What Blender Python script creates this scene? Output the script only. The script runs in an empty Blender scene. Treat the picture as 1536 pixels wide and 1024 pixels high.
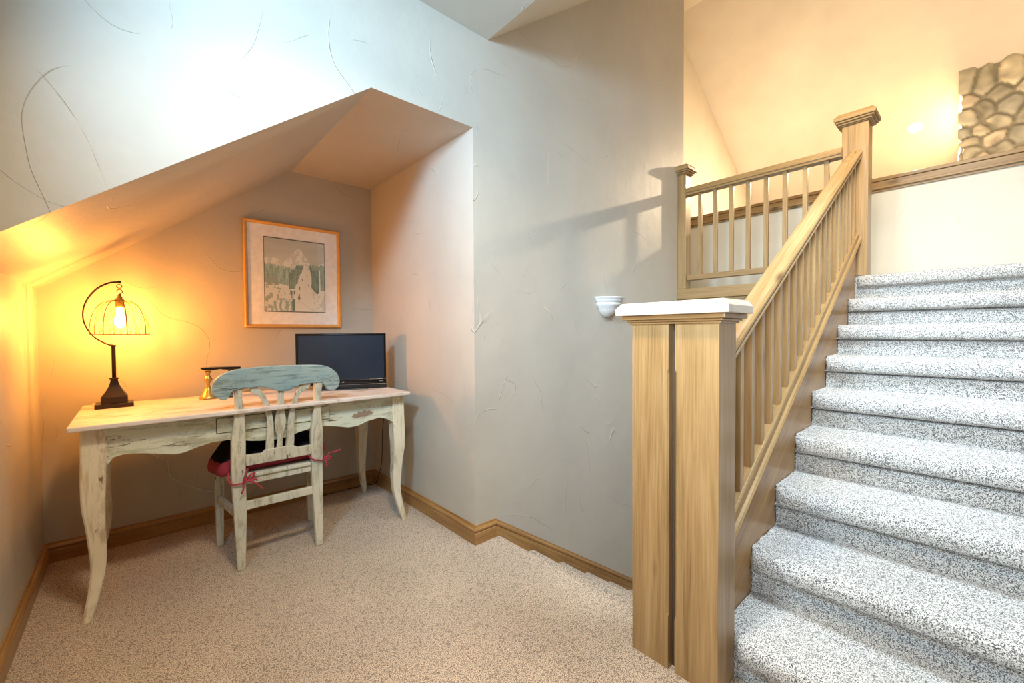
import bpy, bmesh, math, random
from mathutils import Vector, Matrix, noise
random.seed(7)
C = bpy.context.scene.collection
PI = math.pi
V = Vector

# ------------------------------------------------------------------ helpers
def new_mat(name):
    m = bpy.data.materials.new(name); m.use_nodes = True
    nt = m.node_tree; b = nt.nodes['Principled BSDF']
    return m, nt, b

def N(nt, t, **kw):
    n = nt.nodes.new(t)
    for k, v in kw.items():
        if k in n.inputs: n.inputs[k].default_value = v
        else: setattr(n, k, v)
    return n

def L(nt, a, ao, b, bi): nt.links.new(a.outputs[ao], b.inputs[bi])

def ramp(nt, stops):
    r = nt.nodes.new('ShaderNodeValToRGB'); e = r.color_ramp.elements
    while len(e) < len(stops): e.new(.5)
    for el, (p, c) in zip(e, stops):
        el.position = p; el.color = (*c, 1) if len(c) == 3 else c
    return r

def coords(nt, scale=(1, 1, 1), rot=(0, 0, 0), loc=(0, 0, 0)):
    tc = nt.nodes.new('ShaderNodeTexCoord'); mp = nt.nodes.new('ShaderNodeMapping')
    mp.inputs['Scale'].default_value = scale; mp.inputs['Rotation'].default_value = rot
    mp.inputs['Location'].default_value = loc
    L(nt, tc, 'Object', mp, 'Vector'); return mp

def plain(name, col, rough=.5, metal=0, spec=None, emit=None, strength=0):
    m, nt, b = new_mat(name)
    mp = coords(nt, (30, 30, 30)); n = N(nt, 'ShaderNodeTexNoise', Scale=1.0); L(nt, mp, 0, n, 'Vector')
    r = ramp(nt, [(.3, tuple(c * .93 for c in col)), (.7, tuple(min(1, c * 1.05) for c in col))])
    L(nt, n, 0, r, 0); L(nt, r, 0, b, 'Base Color')
    b.inputs['Roughness'].default_value = rough; b.inputs['Metallic'].default_value = metal
    if spec is not None: b.inputs['Specular IOR Level'].default_value = spec
    if emit:
        b.inputs['Emission Color'].default_value = (*emit, 1); b.inputs['Emission Strength'].default_value = strength
    return m

def plaster(name, col, marks=1.0):
    m, nt, b = new_mat(name)
    b.inputs['Roughness'].default_value = .48
    mp = coords(nt)
    big = N(nt, 'ShaderNodeTexNoise', Scale=1.6, Detail=4.0, Roughness=.6); L(nt, mp, 0, big, 'Vector')
    r = ramp(nt, [(.3, tuple(c * .93 for c in col)), (.7, tuple(min(1, c * 1.06) for c in col))])
    L(nt, big, 0, r, 0); L(nt, r, 0, b, 'Base Color')
    # trowel strokes: thin broken contour ridges
    def strokes(scale, off, width, lo):
        mp2 = coords(nt, loc=off)
        n1 = N(nt, 'ShaderNodeTexNoise', Scale=scale, Detail=.6, Distortion=.15); L(nt, mp2, 0, n1, 'Vector')
        s = N(nt, 'ShaderNodeMath', operation='SUBTRACT'); s.inputs[1].default_value = .5; L(nt, n1, 0, s, 0)
        a = N(nt, 'ShaderNodeMath', operation='ABSOLUTE'); L(nt, s, 0, a, 0)
        mr = N(nt, 'ShaderNodeMapRange', interpolation_type='SMOOTHSTEP'); mr.inputs['From Min'].default_value = 0
        mr.inputs['From Max'].default_value = width; mr.inputs['To Min'].default_value = 1; mr.inputs['To Max'].default_value = 0
        L(nt, a, 0, mr, 0)
        n2 = N(nt, 'ShaderNodeTexNoise', Scale=5.0, Detail=2.0); L(nt, mp2, 0, n2, 'Vector')
        k = N(nt, 'ShaderNodeMapRange'); k.inputs['From Min'].default_value = lo; k.inputs['From Max'].default_value = lo + .1
        L(nt, n2, 0, k, 0)
        mu = N(nt, 'ShaderNodeMath', operation='MULTIPLY'); L(nt, mr, 0, mu, 0); L(nt, k, 0, mu, 1)
        return mu
    a = strokes(1.6, (3, 1, 7), .0022, .51); c = strokes(2.4, (11, 5, 2), .0024, .52); d = strokes(1.0, (8, 2, 1), .0008, .60)
    ad = N(nt, 'ShaderNodeMath', operation='ADD'); L(nt, a, 0, ad, 0); L(nt, c, 0, ad, 1)
    ad1 = N(nt, 'ShaderNodeMath', operation='SUBTRACT'); L(nt, ad, 0, ad1, 0); L(nt, d, 0, ad1, 1)
    fine = N(nt, 'ShaderNodeTexNoise', Scale=7.0, Detail=5.0, Roughness=.55); L(nt, mp, 0, fine, 'Vector')
    fm = N(nt, 'ShaderNodeMath', operation='MULTIPLY'); fm.inputs[1].default_value = 1.3; L(nt, fine, 0, fm, 0)
    ad2 = N(nt, 'ShaderNodeMath', operation='ADD'); L(nt, ad1, 0, ad2, 0); L(nt, fm, 0, ad2, 1)
    bp = N(nt, 'ShaderNodeBump', Strength=.48 * marks, Distance=.0045); L(nt, ad2, 0, bp, 'Height'); L(nt, bp, 0, b, 'Normal')
    return m

def wood(name, axis, dark, mid, light, rough=.32, scale=1.0, knots=True):
    m, nt, b = new_mat(name)
    s = [14 * scale] * 3; s['xyz'.index(axis)] = 1.1 * scale
    mp = coords(nt, tuple(s))
    inf = nt.nodes.new('ShaderNodeObjectInfo')
    ad = N(nt, 'ShaderNodeVectorMath', operation='ADD'); L(nt, mp, 0, ad, 0)
    sc = N(nt, 'ShaderNodeVectorMath', operation='SCALE'); sc.inputs['Scale'].default_value = 37; L(nt, inf, 'Random', sc, 0)
    L(nt, sc, 0, ad, 1)
    n1 = N(nt, 'ShaderNodeTexNoise', Scale=.8, Detail=6.0, Roughness=.62, Distortion=.7); L(nt, ad, 0, n1, 'Vector')
    s2 = [150 * scale] * 3; s2['xyz'.index(axis)] = 4 * scale
    mp2 = coords(nt, tuple(s2)); n2 = N(nt, 'ShaderNodeTexNoise', Scale=1.0, Detail=3.0); L(nt, mp2, 0, n2, 'Vector')
    mx = N(nt, 'ShaderNodeMath', operation='MULTIPLY_ADD'); mx.inputs[1].default_value = .42; L(nt, n2, 0, mx, 0)
    mm = N(nt, 'ShaderNodeMath', operation='MULTIPLY'); mm.inputs[1].default_value = .62; L(nt, n1, 0, mm, 0); L(nt, mm, 0, mx, 2)
    r = ramp(nt, [(.30, dark), (.48, mid), (.68, light)]); L(nt, mx, 0, r, 0)
    out = r
    if knots:
        s3 = [5.0] * 3; s3['xyz'.index(axis)] = 1.9
        mp3 = coords(nt, tuple(s3)); v = N(nt, 'ShaderNodeTexVoronoi', Scale=1.0); 
        ad3 = N(nt, 'ShaderNodeVectorMath', operation='ADD'); L(nt, mp3, 0, ad3, 0); L(nt, sc, 0, ad3, 1); L(nt, ad3, 0, v, 'Vector')
        k = N(nt, 'ShaderNodeMapRange'); k.inputs['From Min'].default_value = .03; k.inputs['From Max'].default_value = .13
        k.inputs['To Min'].default_value = .85; k.inputs['To Max'].default_value = 0; L(nt, v, 'Distance', k, 0)
        mix = N(nt, 'ShaderNodeMix', data_type='RGBA'); mix.inputs[7].default_value = (dark[0] * .45, dark[1] * .38, dark[2] * .35, 1)
        L(nt, k, 0, mix, 0); L(nt, r, 0, mix, 6); nt.links.new(mix.outputs[2], b.inputs['Base Color'])
    else: L(nt, r, 0, b, 'Base Color')
    b.inputs['Roughness'].default_value = rough
    bp = N(nt, 'ShaderNodeBump', Strength=.12, Distance=.002); L(nt, n2, 0, bp, 'Height'); L(nt, bp, 0, b, 'Normal')
    return m

def carpet_mat(name, light, mid, dark):
    m, nt, b = new_mat(name)
    b.inputs['Roughness'].default_value = .95; b.inputs['Specular IOR Level'].default_value = .1
    b.inputs['Sheen Weight'].default_value = .25
    mp = coords(nt)
    di = N(nt, 'ShaderNodeTexNoise', Scale=300.0, Detail=2.0); L(nt, mp, 0, di, 'Vector')
    am = N(nt, 'ShaderNodeMapRange'); am.inputs['From Min'].default_value = .41; am.inputs['From Max'].default_value = .58
    L(nt, di, 0, am, 0)
    r = ramp(nt, [(0, dark), (.2, tuple((a + c) / 2 for a, c in zip(mid, dark))), (.42, mid), (.8, light)]); L(nt, am, 0, r, 0)
    v = N(nt, 'ShaderNodeTexVoronoi', Scale=190.0); L(nt, mp, 0, v, 'Vector')
    sep = nt.nodes.new('ShaderNodeSeparateColor'); L(nt, v, 'Color', sep, 0)
    st = N(nt, 'ShaderNodeMath', operation='GREATER_THAN'); st.inputs[1].default_value = .86; L(nt, sep, 0, st, 0)
    st2 = N(nt, 'ShaderNodeMath', operation='MULTIPLY'); st2.inputs[1].default_value = .6; L(nt, st, 0, st2, 0)
    mix = N(nt, 'ShaderNodeMix', data_type='RGBA'); mix.inputs[7].default_value = (*dark, 1)
    L(nt, st2, 0, mix, 0); L(nt, r, 0, mix, 6)
    big = N(nt, 'ShaderNodeTexNoise', Scale=2.2, Detail=3.0); L(nt, mp, 0, big, 'Vector')
    bb = ramp(nt, [(.35, (.9, .9, .9)), (.65, (1.05, 1.05, 1.05))]); L(nt, big, 0, bb, 0)
    mu = N(nt, 'ShaderNodeMix', data_type='RGBA', blend_type='MULTIPLY'); mu.inputs[0].default_value = 1
    nt.links.new(mix.outputs[2], mu.inputs[6]); L(nt, bb, 0, mu, 7); nt.links.new(mu.outputs[2], b.inputs['Base Color'])
    n3 = N(nt, 'ShaderNodeTexNoise', Scale=260.0, Detail=3.0, Roughness=.7); L(nt, mp, 0, n3, 'Vector')
    bp = N(nt, 'ShaderNodeBump', Strength=1.0, Distance=.005); L(nt, n3, 0, bp, 'Height'); L(nt, bp, 0, b, 'Normal')
    return m

def paint_mat(name, axis, base, base2, wear, amount=.5):
    m, nt, b = new_mat(name)
    b.inputs['Roughness'].default_value = .5
    s = [42] * 3; s['xyz'.index(axis)] = 7.5
    mp = coords(nt, tuple(s))
    n = N(nt, 'ShaderNodeTexNoise', Scale=1.0, Detail=7.0, Roughness=.68, Distortion=.3); L(nt, mp, 0, n, 'Vector')
    r = ramp(nt, [(amount - .09, (1, 1, 1)), (amount - .045, (0, 0, 0))]); L(nt, n, 0, r, 0)
    mpb = coords(nt, (3, 3, 3)); nb = N(nt, 'ShaderNodeTexNoise', Scale=1.0, Detail=3.0); L(nt, mpb, 0, nb, 'Vector')
    rb = ramp(nt, [(.38, base), (.62, base2)]); L(nt, nb, 0, rb, 0)
    s2 = [70] * 3; s2['xyz'.index(axis)] = 6
    mp2 = coords(nt, tuple(s2)); n2 = N(nt, 'ShaderNodeTexNoise', Scale=1.0, Detail=4.0); L(nt, mp2, 0, n2, 'Vector')
    r2 = ramp(nt, [(.34, tuple(c * .9 for c in base)), (.46, (1, 1, 1))]); L(nt, n2, 0, r2, 0)
    mu = N(nt, 'ShaderNodeMix', data_type='RGBA', blend_type='MULTIPLY'); mu.inputs[0].default_value = .6
    L(nt, rb, 0, mu, 6); L(nt, r2, 0, mu, 7)
    s4 = [11] * 3; s4['xyz'.index(axis)] = 4
    mp4 = coords(nt, tuple(s4), loc=(3, 9, 4)); n4 = N(nt, 'ShaderNodeTexNoise', Scale=1.0, Detail=9.0, Roughness=.75); L(nt, mp4, 0, n4, 'Vector')
    r4 = ramp(nt, [(amount - .03, (.75, .75, .75)), (amount + .06, (0, 0, 0))]); L(nt, n4, 0, r4, 0)
    m4 = N(nt, 'ShaderNodeMix', data_type='RGBA'); m4.inputs[7].default_value = (base[0] * .62, base[1] * .52, base[2] * .42, 1)
    L(nt, r4, 0, m4, 0); nt.links.new(mu.outputs[2], m4.inputs[6])
    mix = N(nt, 'ShaderNodeMix', data_type='RGBA'); mix.inputs[7].default_value = (*wear, 1)
    L(nt, r, 0, mix, 0); nt.links.new(m4.outputs[2], mix.inputs[6]); nt.links.new(mix.outputs[2], b.inputs['Base Color'])
    bp = N(nt, 'ShaderNodeBump', Strength=.3, Distance=.002); L(nt, n, 0, bp, 'Height'); L(nt, bp, 0, b, 'Normal')
    return m

def attr_mat(name, rough=.8, bump=0):
    m, nt, b = new_mat(name)
    a = nt.nodes.new('ShaderNodeAttribute'); a.attribute_name = 'Col'; L(nt, a, 'Color', b, 'Base Color')
    b.inputs['Roughness'].default_value = rough
    if bump:
        mp = coords(nt); n = N(nt, 'ShaderNodeTexNoise', Scale=18.0, Detail=6.0); L(nt, mp, 0, n, 'Vector')
        bp = N(nt, 'ShaderNodeBump', Strength=.6, Distance=bump); L(nt, n, 0, bp, 'Height'); L(nt, bp, 0, b, 'Normal')
    return m

class MB:
    """collects shapes given in world coordinates, links them as one mesh object"""
    def __init__(s): s.v = []; s.f = []; s.sm = []
    def add(s, vs, fs, smooth=False):
        o = len(s.v); s.v += [V(p) for p in vs]
        for f in fs: s.f.append([o + i for i in f]); s.sm.append(smooth)
        return s
    def box(s, x0, x1, y0, y1, z0, z1):
        vs = [(x, y, z) for x in (x0, x1) for y in (y0, y1) for z in (z0, z1)]
        return s.add(vs, [(0, 1, 3, 2), (4, 6, 7, 5), (0, 4, 5, 1), (2, 3, 7, 6), (0, 2, 6, 4), (1, 5, 7, 3)])
    def prism(s, a, b, smooth=False):
        """a, b: matching outlines (lists of 3-D points)"""
        n = len(a); fs = [tuple(range(n))[::-1], tuple(range(n, 2 * n))]
        s.add(list(a) + list(b), fs)
        o = len(s.v) - 2 * n
        for i in range(n):
            j = (i + 1) % n; s.f.append([o + i, o + j, o + n + j, o + n + i]); s.sm.append(smooth)
        return s
    def poly_y(s, pts, y0, y1): return s.prism([(x, y0, z) for x, z in pts], [(x, y1, z) for x, z in pts])
    def poly_x(s, pts, x0, x1): return s.prism([(x0, y, z) for y, z in pts], [(x1, y, z) for y, z in pts])
    def poly_z(s, pts, z0, z1): return s.prism([(x, y, z0) for x, y in pts], [(x, y, z1) for x, y in pts])
    def loft(s, rings, caps=True, smooth=True):
        n = len(rings[0]); o = len(s.v)
        for r in rings: s.v += [V(p) for p in r]
        for k in range(len(rings) - 1):
            for i in range(n):
                j = (i + 1) % n
                s.f.append([o + k * n + i, o + k * n + j, o + (k + 1) * n + j, o + (k + 1) * n + i]); s.sm.append(smooth)
        if caps:
            s.f.append([o + i for i in range(n)][::-1]); s.sm.append(False)
            s.f.append([o + (len(rings) - 1) * n + i for i in range(n)]); s.sm.append(False)
        return s
    def tube(s, pts, r, seg=8, closed=False):
        pts = [V(p) for p in pts]; n = len(pts); rings = []; up = None
        for i, p in enumerate(pts):
            if closed: t = pts[(i + 1) % n] - pts[i - 1]
            else: t = pts[min(i + 1, n - 1)] - pts[max(i - 1, 0)]
            t.normalize()
            if up is None:
                up = t.cross(V((0, 0, 1)));
                if up.length < .1: up = t.cross(V((1, 0, 0)))
            up = (up - t * up.dot(t)).normalized(); w = t.cross(up)
            rr = r[i] if isinstance(r, (list, tuple)) else r
            rings.append([p + (up * math.cos(a) + w * math.sin(a)) * rr for a in [2 * PI * k / seg for k in range(seg)]])
        if closed: rings.append(rings[0])
        return s.loft(rings, caps=not closed)
    def lathe(s, prof, c, seg=24, a0=0, a1=2 * PI, square=False):
        full = abs(a1 - a0 - 2 * PI) < 1e-6; rings = []
        m = seg if full else seg + 1
        for r, z in prof:
            ring = []
            for k in range(m):
                a = a0 + (a1 - a0) * k / seg
                ring.append((c[0] + r * math.cos(a), c[1] + r * math.sin(a), c[2] + z))
            rings.append(ring)
        return s.loft(rings)
    def square(s, prof, c):
        """square-section lathe: prof = (half width, z)"""
        return s.loft([[(c[0] - w, c[1] - w, c[2] + z), (c[0] + w, c[1] - w, c[2] + z), (c[0] + w, c[1] + w, c[2] + z), (c[0] - w, c[1] + w, c[2] + z)] for w, z in prof], smooth=False)
    def build(s, name, mat, parent=None, bevel=0, frame=None, seg=2, fix=True):
        me = bpy.data.meshes.new(name); o = bpy.data.objects.new(name, me); C.objects.link(o)
        org = V((0, 0, 0))
        if frame is not None:                       # local frame (a world matrix) so grain follows the piece
            inv = frame.inverted(); vs = [inv @ p for p in s.v]; wm = frame
        else:
            if parent is None:
                mn = [min(p[i] for p in s.v) for i in range(3)]; mx = [max(p[i] for p in s.v) for i in range(3)]
                org = V(((mn[0] + mx[0]) / 2, (mn[1] + mx[1]) / 2, mn[2]))
            else:
                org = parent.matrix_world.translation.copy()
            vs = [p - org for p in s.v]; wm = Matrix.Translation(org)
        me.from_pydata([tuple(p) for p in vs], [], s.f)
        for p, sm in zip(me.polygons, s.sm): p.use_smooth = sm
        if fix:
            bm = bmesh.new(); bm.from_mesh(me); bmesh.ops.recalc_face_normals(bm, faces=bm.faces); bm.to_mesh(me); bm.free()
        me.materials.append(mat)
        if parent is not None:
            o.parent = parent; o.matrix_local = parent.matrix_world.inverted() @ wm
        else: o.matrix_local = wm
        o.matrix_world = wm
        if bevel:
            bv = o.modifiers.new('bevel', 'BEVEL'); bv.width = bevel; bv.segments = seg; bv.limit_method = 'ANGLE'; bv.angle_limit = .6
            bv.harden_normals = False
        return o

def thing(name, loc, label, cat, group=None):
    o = bpy.data.objects.new(name, None); C.objects.link(o); o.location = loc
    o.matrix_world = Matrix.Translation(V(loc)); o.empty_display_size = .1
    o['label'] = label; o['category'] = cat
    if group: o['group'] = group
    return o

def tag(o, label, cat, group=None):
    o['label'] = label; o['category'] = cat
    if group: o['group'] = group
    return o
def struct(o): o['kind'] = 'structure'; return o

def smooth_poly(pts, n=3):
    """Catmull-Rom through a closed outline"""
    out = []; m = len(pts)
    for i in range(m):
        p0, p1, p2, p3 = [V(pts[(i + k) % m]) for k in (-1, 0, 1, 2)]
        for k in range(n):
            t = k / n
            out.append(.5 * ((2 * p1) + (p2 - p0) * t + (2 * p0 - 5 * p1 + 4 * p2 - p3) * t * t + (3 * p1 - p0 - 3 * p2 + p3) * t ** 3))
    return out
def curve(pts, n=8):
    P = [V(p) for p in pts]; P = [P[0] * 2 - P[1]] + P + [P[-1] * 2 - P[-2]]; out = []
    for i in range(1, len(P) - 2):
        p0, p1, p2, p3 = P[i - 1:i + 3]
        for k in range(n):
            t = k / n
            out.append(.5 * ((2 * p1) + (p2 - p0) * t + (2 * p0 - 5 * p1 + 4 * p2 - p3) * t * t + (3 * p1 - p0 - 3 * p2 + p3) * t ** 3))
    out.append(P[-2]); return out

# ------------------------------------------------------------------ materials
WALL = plaster('wall_plaster', (.50, .46, .39), 1.4)
CEIL = plaster('ceiling_plaster', (.52, .48, .41), .8)
DIM = plaster('absorbing_plaster', (.24, .20, .16))  # unseen walls made darker to soak up bounced light
GREAT = plaster('warm_plaster', (.72, .65, .53), .5)
OAK_D, OAK_M, OAK_L = (.16, .07, .02), (.32, .165, .052), (.46, .27, .10)
NEW_D, NEW_M, NEW_L = (.16, .085, .028), (.30, .18, .070), (.42, .27, .118)
WX, WY, WZ = [wood('alder_wood_' + a, a, NEW_D, NEW_M, NEW_L) for a in 'xyz']
TX, TY, TZ = [wood('stained_trim_' + a, a, OAK_D, OAK_M, OAK_L, .28) for a in 'xyz']
CARPET = carpet_mat('lamp_warmed_carpet', (.76, .62, .47), (.52, .395, .275), (.09, .06, .04))  # same carpet as the stairs, golden lamp light put into its colour
STAIR = carpet_mat('stair_carpet', (.80, .78, .73), (.56, .54, .50), (.08, .075, .075))
MINT = paint_mat('mint_distressed_paint_x', 'x', (.56, .62, .50), (.66, .67, .53), (.09, .07, .05), .455)
MINTZ = paint_mat('mint_distressed_paint_z', 'z', (.72, .66, .49), (.76, .70, .55), (.18, .12, .07), .42)
TOPM = paint_mat('washed_desktop', 'x', (.68, .58, .50), (.74, .68, .62), (.34, .24, .18), .42)
BLUEP = paint_mat('blue_grey_paint', 'x', (.24, .36, .38), (.40, .48, .44), (.05, .05, .045), .42)
BLUEZ = paint_mat('blue_grey_paint_z', 'z', (.54, .55, .46), (.68, .64, .49), (.12, .09, .05), .43)
BRONZE = plain('dark_bronze', (.05, .035, .028), .38, .8)
BRASS = plain('aged_brass', (.48, .34, .10), .35, .8)
BLACK = plain('black_plastic', (.008, .008, .01), .22)
SCREEN = plain('reflection_tinted_screen', (.012, .022, .04), .3)  # bluish reflection put into the screen colour
WHITE = plain('white_ceramic', (.82, .82, .80), .35)
RED = plain('crimson_cloth', (.36, .035, .055), .85)
DARKC = plain('shaded_crimson_cloth', (.012, .008, .010), .95, spec=.1)  # deep shade on the crimson cushion top, put into the colour
GOLD = plain('golden_frame_wood', (.68, .36, .09), .3)
MATB = plain('white_mat_board', (.93, .93, .94), .9)

# ------------------------------------------------------------------ camera
f, yaw, pitch, roll = 633.7, .7289, -.0211, .0061
Rx = Matrix(((1, 0, 0), (0, math.cos(pitch), -math.sin(pitch)), (0, math.sin(pitch), math.cos(pitch))))
Rz = Matrix(((math.cos(roll), -math.sin(roll), 0), (math.sin(roll), math.cos(roll), 0), (0, 0, 1)))
R = Rz @ Rx
ax = [R @ V(p) for p in ((math.cos(yaw), 0, math.sin(yaw)), (-math.sin(yaw), 0, math.cos(yaw)), (0, 1, 0))]
cam = bpy.data.cameras.new('camera'); co = bpy.data.objects.new('camera', cam); C.objects.link(co)
rot = Matrix([[a[0], a[1], -a[2]] for a in ax])
co.matrix_world = Matrix.Translation((0, 0, 1.2)) @ rot.to_4x4()
cam.sensor_width = 36; cam.lens = f / 1536 * 36; cam.clip_start = .02
bpy.context.scene.camera = co

# ------------------------------------------------------------------ shell
XL, YM, XR, YB = -.375, 1.918, 1.428, 3.28      # left wall, main wall, alcove right wall, alcove back wall
CZ = 2.875
def roof_up(x): return CZ + .75 * (x - 1.54)
def roof_dn(x): return 9.553 - .675 * x
COL = 5.648; XA = 1.54 + (COL - CZ) / .75; XD = (9.553 - COL) / .675
SL = lambda x: 1.437 + .745 * (x - XL)
XP = XL + (2.345 - 1.437) / .745

# main wall with the alcove opening, over the descending stairs down to the lower level
w = MB()
w.poly_y([(XL, SL(XL)), (XP, 2.345), (XP, CZ + .1), (XL, CZ + .1)], YM, YM + .12)
w.poly_y([(XP, 2.345), (XR, 2.345), (XR, CZ + .1), (XP, CZ + .1)], YM, YM + .12)
w.poly_y([(XR, -.0), (1.62, -.0), (1.62, roof_up(1.62) + .03), (1.54, CZ + .1), (XR, CZ + .1)], YM, YM + .12)
w.poly_y([(1.62, -1.9), (3.9, -1.9), (3.9, roof_up(3.9) + .05), (1.62, roof_up(1.62) + .05)], YM, YM + .12)
struct(w.build('wall_main', WALL))
w = MB(); w.box(XL - .1, XR + .1, YB, YB + .1, -.1, 2.5); struct(w.build('wall_back', WALL))
w = MB(); w.box(XR, XR + .1, YM + .12, YB, -.1, 2.45); struct(w.build('wall_right', WALL))
w = MB(); w.poly_y([(XL - .1, SL(XL - .1)), (XP, 2.345), (XR, 2.345), (XR, 2.44), (XP, 2.44), (XL - .1, SL(XL - .1) + .1)], YM + .12, YB)
struct(w.build('ceiling_alcove', WALL))
# left wall with a small high window and a larger one beside the camera
w = MB(); X0, X1 = XL - .15, XL
W1 = (.62, 1.08, 2.22, 2.68); W2 = (-.50, .42, .95, 2.35)
w.box(X0, X1, YM, YB, -.1, 1.6)
w.box(X0, X1, W1[1], YM, -.1, CZ)
w.box(X0, X1, W1[0], W1[1], -.1, W1[2]); w.box(X0, X1, W1[0], W1[1], W1[3], CZ)
w.box(X0, X1, W2[1], W1[0], -.1, CZ)
w.box(X0, X1, W2[0], W2[1], -.1, W2[2]); w.box(X0, X1, W2[0], W2[1], W2[3], CZ)
w.box(X0, X1, -1.9, W2[0], -.1, CZ)
struct(w.build('wall_left', WALL))
for i, W in enumerate((W1, W2)):
    fr = MB(); t = .03
    fr.box(X0 + .04, X0 + .09, W[0], W[0] + t, W[2], W[3]); fr.box(X0 + .04, X0 + .09, W[1] - t, W[1], W[2], W[3])
    fr.box(X0 + .04, X0 + .09, W[0] + t, W[1] - t, W[2], W[2] + t); fr.box(X0 + .04, X0 + .09, W[0] + t, W[1] - t, W[3] - t, W[3])
    struct(fr.build('window_%d' % (i + 1), WHITE))
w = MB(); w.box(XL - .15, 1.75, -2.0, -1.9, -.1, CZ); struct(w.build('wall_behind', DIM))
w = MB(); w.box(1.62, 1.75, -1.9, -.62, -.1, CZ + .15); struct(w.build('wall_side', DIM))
fr = MB()  # skylight frame added around the unseen overhead stair light
for xa, xb_, ya, yb__ in ((1.58, 1.62, -.20, .50), (2.10, 2.14, -.20, .50), (1.62, 2.10, -.20, -.16), (1.62, 2.10, .46, .50)):
    fr.poly_y([(xa, roof_up(xa) + .03), (xb_, roof_up(xb_) + .03), (xb_, roof_up(xb_) + .09), (xa, roof_up(xa) + .09)], ya, yb__)
struct(fr.build('window_3', WHITE))
# flat ceiling and the two slopes with a flat collar between them
w = MB(); w.box(XL - .15, 1.54, -2.0, YM, CZ, CZ + .1); struct(w.build('ceiling', CEIL))
w = MB(); SK0, SK1, SB0, SB1 = 1.58, 2.14, -.20, .50
for xa, xb_, ya, yb__ in ((1.54, SK0, -3.1, YM), (SK1, XA, -3.1, YM), (SK0, SK1, -3.1, SB0), (SK0, SK1, SB1, YM)):
    w.poly_y([(xa, roof_up(xa)), (xb_, roof_up(xb_)), (xb_, roof_up(xb_) + .1), (xa, roof_up(xa) + .1)], ya, yb__)
w.poly_y([(3.9, roof_up(3.9)), (XA, COL), (XA, COL + .1), (3.9, roof_up(3.9) + .1)], YM, 3.1)
struct(w.build('ceiling_rise', CEIL))
w = MB(); w.box(XA, XD, -3.1, 3.1, COL, COL + .1); struct(w.build('ceiling_collar', GREAT))
w = MB(); w.poly_y([(XD, COL), (10.1, roof_dn(10.1)), (10.1, roof_dn(10.1) + .1), (XD, COL + .1)], -3.1, 3.1); struct(w.build('ceiling_slope', GREAT))
# great room walls
w = MB(); w.poly_y([(3.9, 1.4), (10, 1.4), (10, roof_dn(10)), (XD, COL), (XA, COL), (3.9, roof_up(3.9))], 3.0, 3.1); struct(w.build('wall_gable', GREAT))
w = MB(); w.poly_y([(4.8, 1.4), (10, 1.4), (10, roof_dn(10)), (XD, COL), (XA, COL), (4.8, roof_up(4.8))], -3.1, -3.0); struct(w.build('wall_great_right', GREAT))
w = MB(); w.box(10, 10.1, -3.1, 3.1, 1.4, roof_dn(10)); struct(w.build('wall_far', GREAT))
w = MB(); w.poly_x([(2.04, 1.4), (3.0, 1.4), (3.0, roof_up(3.8)), (2.04, roof_up(3.8))], 3.78, 3.9); struct(w.build('wall_corridor', WALL))
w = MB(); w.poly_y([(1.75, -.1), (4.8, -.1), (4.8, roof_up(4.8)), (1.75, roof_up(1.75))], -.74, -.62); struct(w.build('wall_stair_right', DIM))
w = MB(); w.box(4.8, 4.92, -3.0, -.74, 1.4, roof_up(4.8)); struct(w.build('wall_landing_right', WALL))
# pony wall behind the landing with its wooden cap
w = MB(); w.box(4.8, 4.92, -.62, 3.0, 1.4, 2.42); struct(w.build('wall_landing', plaster('pale_plaster', (.68, .65, .54), 1.0)))
w = MB(); w.box(4.775, 4.945, -.62, 3.0, 2.475, 2.505); w.box(4.785, 4.8, -.62, 3.0, 2.385, 2.475)
w.box(4.765, 4.785, -.62, 3.0, 2.405, 2.425); w.box(4.80, 4.92, -.62, 3.0, 2.42, 2.475)
struct(w.build('trim_1', WY, bevel=.004))
# floors
w = MB(); w.box(XL - .1, 1.585, -2.0, YB, -.1, 0); struct(w.build('floor', CARPET))
w = MB(); w.box(3.86, 4.8, -.62, 3.0, 1.42, 1.587); struct(w.build('floor_landing', STAIR))
w = MB(); w.box(4.92, 10, -3.0, 3.0, 1.3, 1.4); struct(w.build('floor_great', CARPET))
w = MB(); w.box(1.6, 5.0, .5, YM + .1, -2.0, -1.9); struct(w.build('floor_lower', CARPET))
w = MB(); w.box(4.9, 5.0, .5, YM + .12, -1.9, 1.4); struct(w.build('wall_lower', WALL))

# ------------------------------------------------------------------ mouldings
BASE = [(0, 0), (.017, 0), (.017, .062), (.013, .066), (.013, .07), (.018, .074), (.019, .084), (.014, .092), (.008, .096), (.006, .105), (0, .105)]
# back baseboard
w = MB(); w.prism([(XL + d, YB - d, z) for d, z in BASE], [(XR - d, YB - d, z) for d, z in BASE]); struct(w.build('baseboard_back', TX))
w = MB(); w.prism([(XR - d, YB - d, z) for d, z in BASE], [(XR - d, YM - d, z) for d, z in BASE]); struct(w.build('baseboard_right', TY))
w = MB(); w.prism([(XL + d, YB - d, z) for d, z in BASE], [(XL + d, -1.9, z) for d, z in BASE]); struct(w.build('baseboard_left', TY))
w = MB()
xb, sl = 1.567, .6433
w.prism([(XR - d, YM - d, z) for d, z in BASE], [(xb, YM - d, z) for d, z in BASE])
struct(w.build('baseboard_main', TX))
# skirt following the flight down; its lower edge runs behind the treads
SK = [(0, -.15)] + [(.017, -.15)] + [(d, z) for d, z in BASE[2:]]
w = MB()
w.prism([(xb, YM - d, z) for d, z in SK], [(4.3, YM - d, z - (4.3 - xb) * sl) for d, z in SK])
ang = math.atan(sl); fm = Matrix.Translation((xb, YM, 0)) @ Matrix.Rotation(ang, 4, 'Y')
struct(w.build('trim_2', TX, frame=fm))

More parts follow.
